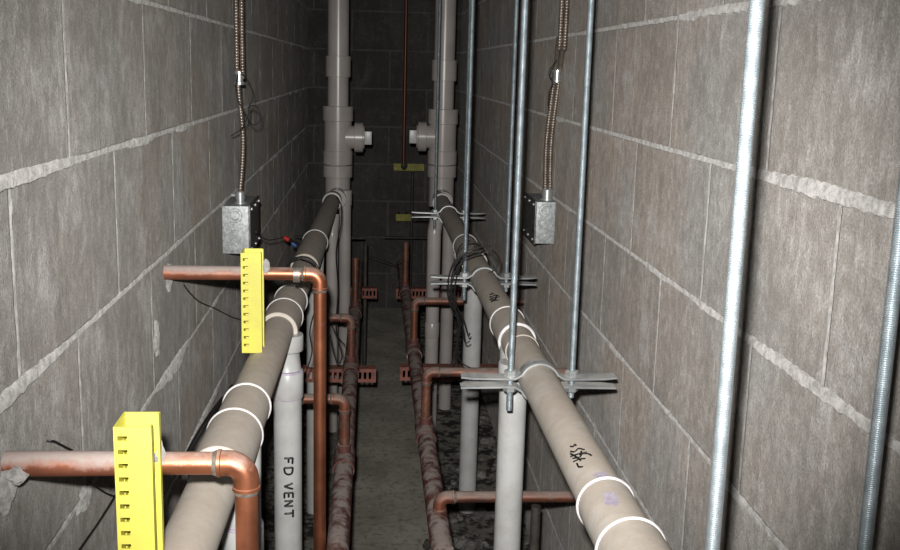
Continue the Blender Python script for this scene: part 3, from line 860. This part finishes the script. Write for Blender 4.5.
def connector(parent, x, y, z):
    bm = bmesh.new(); lathe(bm, (x, y, z), (x, y, z + 1), [(0, .014), (.004, .014), (.004, .010), (.012, .010), (.012, .012), (.028, .012), (.030, .008)], 20); link('cable_connector', bm, M['galv'], parent)
    bm = bmesh.new(); lathe(bm, (x - .012, y, z + .02), (x - .05, y, z + .02), [(0, .004), (.008, .004)], 10); link('connector_screw', bm, M['galv'], parent)
connector(bxl, q1.x - .003, q1.y, a_.z - .001)
yc = yb2 + .05
r1 = pt(547.5, 188, Y=yc); r2 = pt(549, 140, Y=yc - .01); r3 = pt(557, 76, Y=yc - .03); r3b = pt(561, 40, Y=2.47); r4 = pt(564.5, 0, Y=2.44)
top = Vector((r4.x, r4.y, ZC - .001))
fx = Vector((.0062, 0, 0))
flex('armored steel cable rising from right junction box, left strand of the pair', [(r1.x - .0062, r1.y, a2.z + .03), r2 - fx, r3 - fx, r3b - fx, r4 - fx, top - fx], .006)
flex('armored steel cable rising from right junction box, right strand of the pair', [(r1.x + .0066, r1.y, a2.z + .03), r2 + fx, r3 + fx, r3b + fx, r4 + fx, top + fx], .006)
straps('small metal clamp binding the armored cables on the right wall', r3 + Vector((0, -.002, 0)), .015)
bm = bmesh.new(); x, y, z = r1.x, r1.y, a2.z - .001
lathe(bm, (x, y, z), (x, y, z + 1), [(0, .018), (.004, .018), (.004, .013), (.012, .013), (.012, .0155), (.028, .0155), (.030, .01)], 20); link('cable_connector', bm, M['galv'], bxr)

# ------------------------------------------------------------------ loose wires
def wire(label, pts_, r=.0013, group=None, name='wire', mat='wire', sm=8):
    bm = bmesh.new(); sweep(bm, smooth_path(pts_, sm), r, 8)
    return tag(link(name, bm, M[mat]), label, 'wire', group)
def px(L, Y): return [pt(u, v, Y=(Y if not isinstance(Y, (list, tuple)) else Y[i])) for i, (u, v) in enumerate(L)]
wire('thin dark tie wire curled below the clamp on the left wall', px([(238, 74), (236, 85), (238, 100), (248, 118), (254, 125), (260, 120), (258, 108), (250, 106), (248, 116), (242, 128), (231, 136)], 2.30), .0011)
wire('thin dark tie wire looping right of the left armored cable', px([(241, 72), (250, 84), (253, 98), (248, 108)], 2.30), .0010)
wire('thin dark tie wire hanging left of the right armored cable clamp', px([(557, 60), (551, 68), (549, 75), (553, 82), (549, 92), (548, 104), (549, 110)], 2.46), .0012)
Yw = [1.93, 1.92, 1.92, 1.92, 1.9]
wire('black wire sagging on left wall between wall joint and smaller yellow strut', [pt(184, 285, x=XL + .004), pt(190, 293, x=XL + .005), pt(200, 302, x=XL + .004), pt(214, 308, x=XL + .004), pt(232, 317, x=XL + .004), pt(246, 321, x=XL + .004)], .0012)
wire('short black wire end poking from left wall above the near copper pipe', [pt(46, 441, x=XL + .003), pt(54, 441, x=XL + .01), pt(62, 445, x=XL + .01), pt(72, 450, x=XL + .012)], .0010)
wire('black wire crossing below near copper pipe to the large yellow strut', [pt(90, 482, x=XL + .004), pt(98, 488, x=XL + .006), pt(108, 494, x=XL + .006), pt(118, 497, x=XL + .006)], .0012)
wire('black wire slanting down left wall to the bottom edge', [pt(118, 491, x=XL + .006), pt(100, 520, x=XL + .004), pt(80, 549, x=XL + .004), pt(66, 572, x=XL + .004)], .0013)
wire('black cable along the left side of left drain, outer strand', px([(222, 398), (206, 420), (194, 440), (178, 470), (158, 512)], [2.0, 1.8, 1.68, 1.5, 1.3]), .0028)
wire('black cable along the left side of left drain, inner strand', px([(232, 385), (214, 412), (200, 436), (187, 458)], [2.0, 1.78, 1.65, 1.55]), .0022)
# coils over the left drain
def coil(label, P, y, r, n, seed, wr, group=None, ax=None, spread=.03):
    pts_ = []
    for i in range(n * 14 + 1):
        a_ = 2 * PI * i / 14; c = P(y + spread * (i / (n * 14) - .5) + .012 * math.sin(a_ * .5 + seed))
        rr = r + .004 * noise.noise(Vector((i * .21, seed, 0)))
        pts_.append(c + Vector((math.sin(a_) * rr, .006 * math.cos(a_ + seed), math.cos(a_) * rr)))
    return wire(label, pts_, wr, group, 'wire_coil', sm=2)
yy = rowY(300, 262)
coil('black wire wound around the left drain beside the copper elbow', PL, yy, .0395, 3, 1, .0017, spread=.06)
wire('thin black wire hanging beside left drain behind the copper elbow', px([(300, 258), (313, 264), (322, 280), (318, 300), (310, 330), (312, 352), (306, 372)], [2.3, 2.3, 2.3, 2.2, 2.2, 2.2, 2.2]), .0015)
wire('thin wire dropping from the left stack past the drain', px([(336, 196), (341, 205), (341, 225), (336, 252), (338, 290), (336, 330), (345, 345)], [3.3, 3.3, 3.3, 3.2, 3.2, 3.2, 3.2]), .0015)
wire('black wire loop hanging behind the second copper riser', px([(332, 325), (338, 340), (342, 356), (338, 364), (333, 350), (330, 335)], 2.6), .0018)
yy = rowY(486, 247)
coil('black wire wound around the right drain above the second clamp', PRt, yy, .039, 3, 4, .0016, spread=.07)
loopY = 2.42
LP = [[(484, 250), (466, 254), (452, 268), (447, 290), (453, 312), (462, 325), (465, 342), (470, 341)],
      [(490, 246), (470, 250), (456, 264), (451, 285), (456, 305), (463, 318), (468, 335), (470, 333)],
      [(486, 252), (462, 262), (452, 282), (452, 300), (460, 322), (458, 345), (461, 362), (478, 370), (495, 370)],
      [(480, 252), (458, 258), (449, 276), (450, 300), (458, 318), (457, 342), (452, 362), (443, 378)],
      [(482, 250), (464, 258), (456, 280), (455, 306), (459, 330), (456, 356), (463, 377)],
      [(492, 250), (499, 258), (496, 268), (487, 274)]]
LB = ['its end curling right at the first fork', 'inner loop', 'long tail swinging right to the second drop', 'tail pointing down left', 'tail ending at the clamp ear', 'short end lying over the drain']
for i, L in enumerate(LP):
    off = [loopY - .01 * i] * len(L)
    wire('black wire hanging by the right drain, ' + LB[i], px(L, off), .0017, 'wires hanging off the right drain')
wire('short thin black wire beside the tiny red and blue connectors', [pt(286, 236, x=XL + .03), pt(292, 240, x=XL + .05), pt(300, 244, x=XL + .06)], .0016)
t = thing('wire_nut', 'tiny red and blue wire connectors beside the left drain', 'wire connector', pt(288, 240, Y=3.15))
bm = bmesh.new(); p0 = pt(284, 237, Y=3.15); p1 = pt(290, 241, Y=3.15); lathe(bm, p0, p1, [(0, .005), (.016, .008), (.018, .006)], 12); link('red_cap', bm, M['redplastic'], t)
bm = bmesh.new(); p0 = pt(292, 243, Y=3.15); p1 = pt(297, 247, Y=3.15); lathe(bm, p0, p1, [(0, .004), (.014, .006), (.016, .005)], 12); link('blue_cap', bm, M['blueplastic'], t)
wire('black wire from the left box to the small wire connectors', [pt(256, 232, Y=2.45), pt(268, 240, Y=2.7), pt(284, 237, Y=3.15)], .0014)

bm = bmesh.new(); c = pt(427, 545, z=.012); blob(bm, (c.x, c.y, .012), (.011, .016, .014), 21)
tag(link('mortar_lump', bm, M['dark']), 'small dark lump lying on the bare floor near the bottom edge', 'debris')

# ------------------------------------------------------------------ rubble along both wall feet
bm = bmesh.new(); rnd = random.Random(3)
for side in (-1, 1):
    for i in range(240):
        y = 1.8 + 3.8 * rnd.random() ** 1.2
        x = (XL + .005 + .19 * rnd.random() ** 1.4) if side < 0 else (XR - .005 - .22 * rnd.random() ** 1.4)
        s = .006 + .022 * rnd.random() ** 2.2
        blob(bm, (x, y, s * .35), (s * (.7 + .6 * rnd.random()), s * (.7 + .6 * rnd.random()), s * .6), i, 2, .5)
o = link('mortar_rubble', bm, M['rubble'], smooth=False)
o['kind'] = 'stuff'; tag(o, 'crumbled mortar and debris lying along both wall feet', 'rubble')
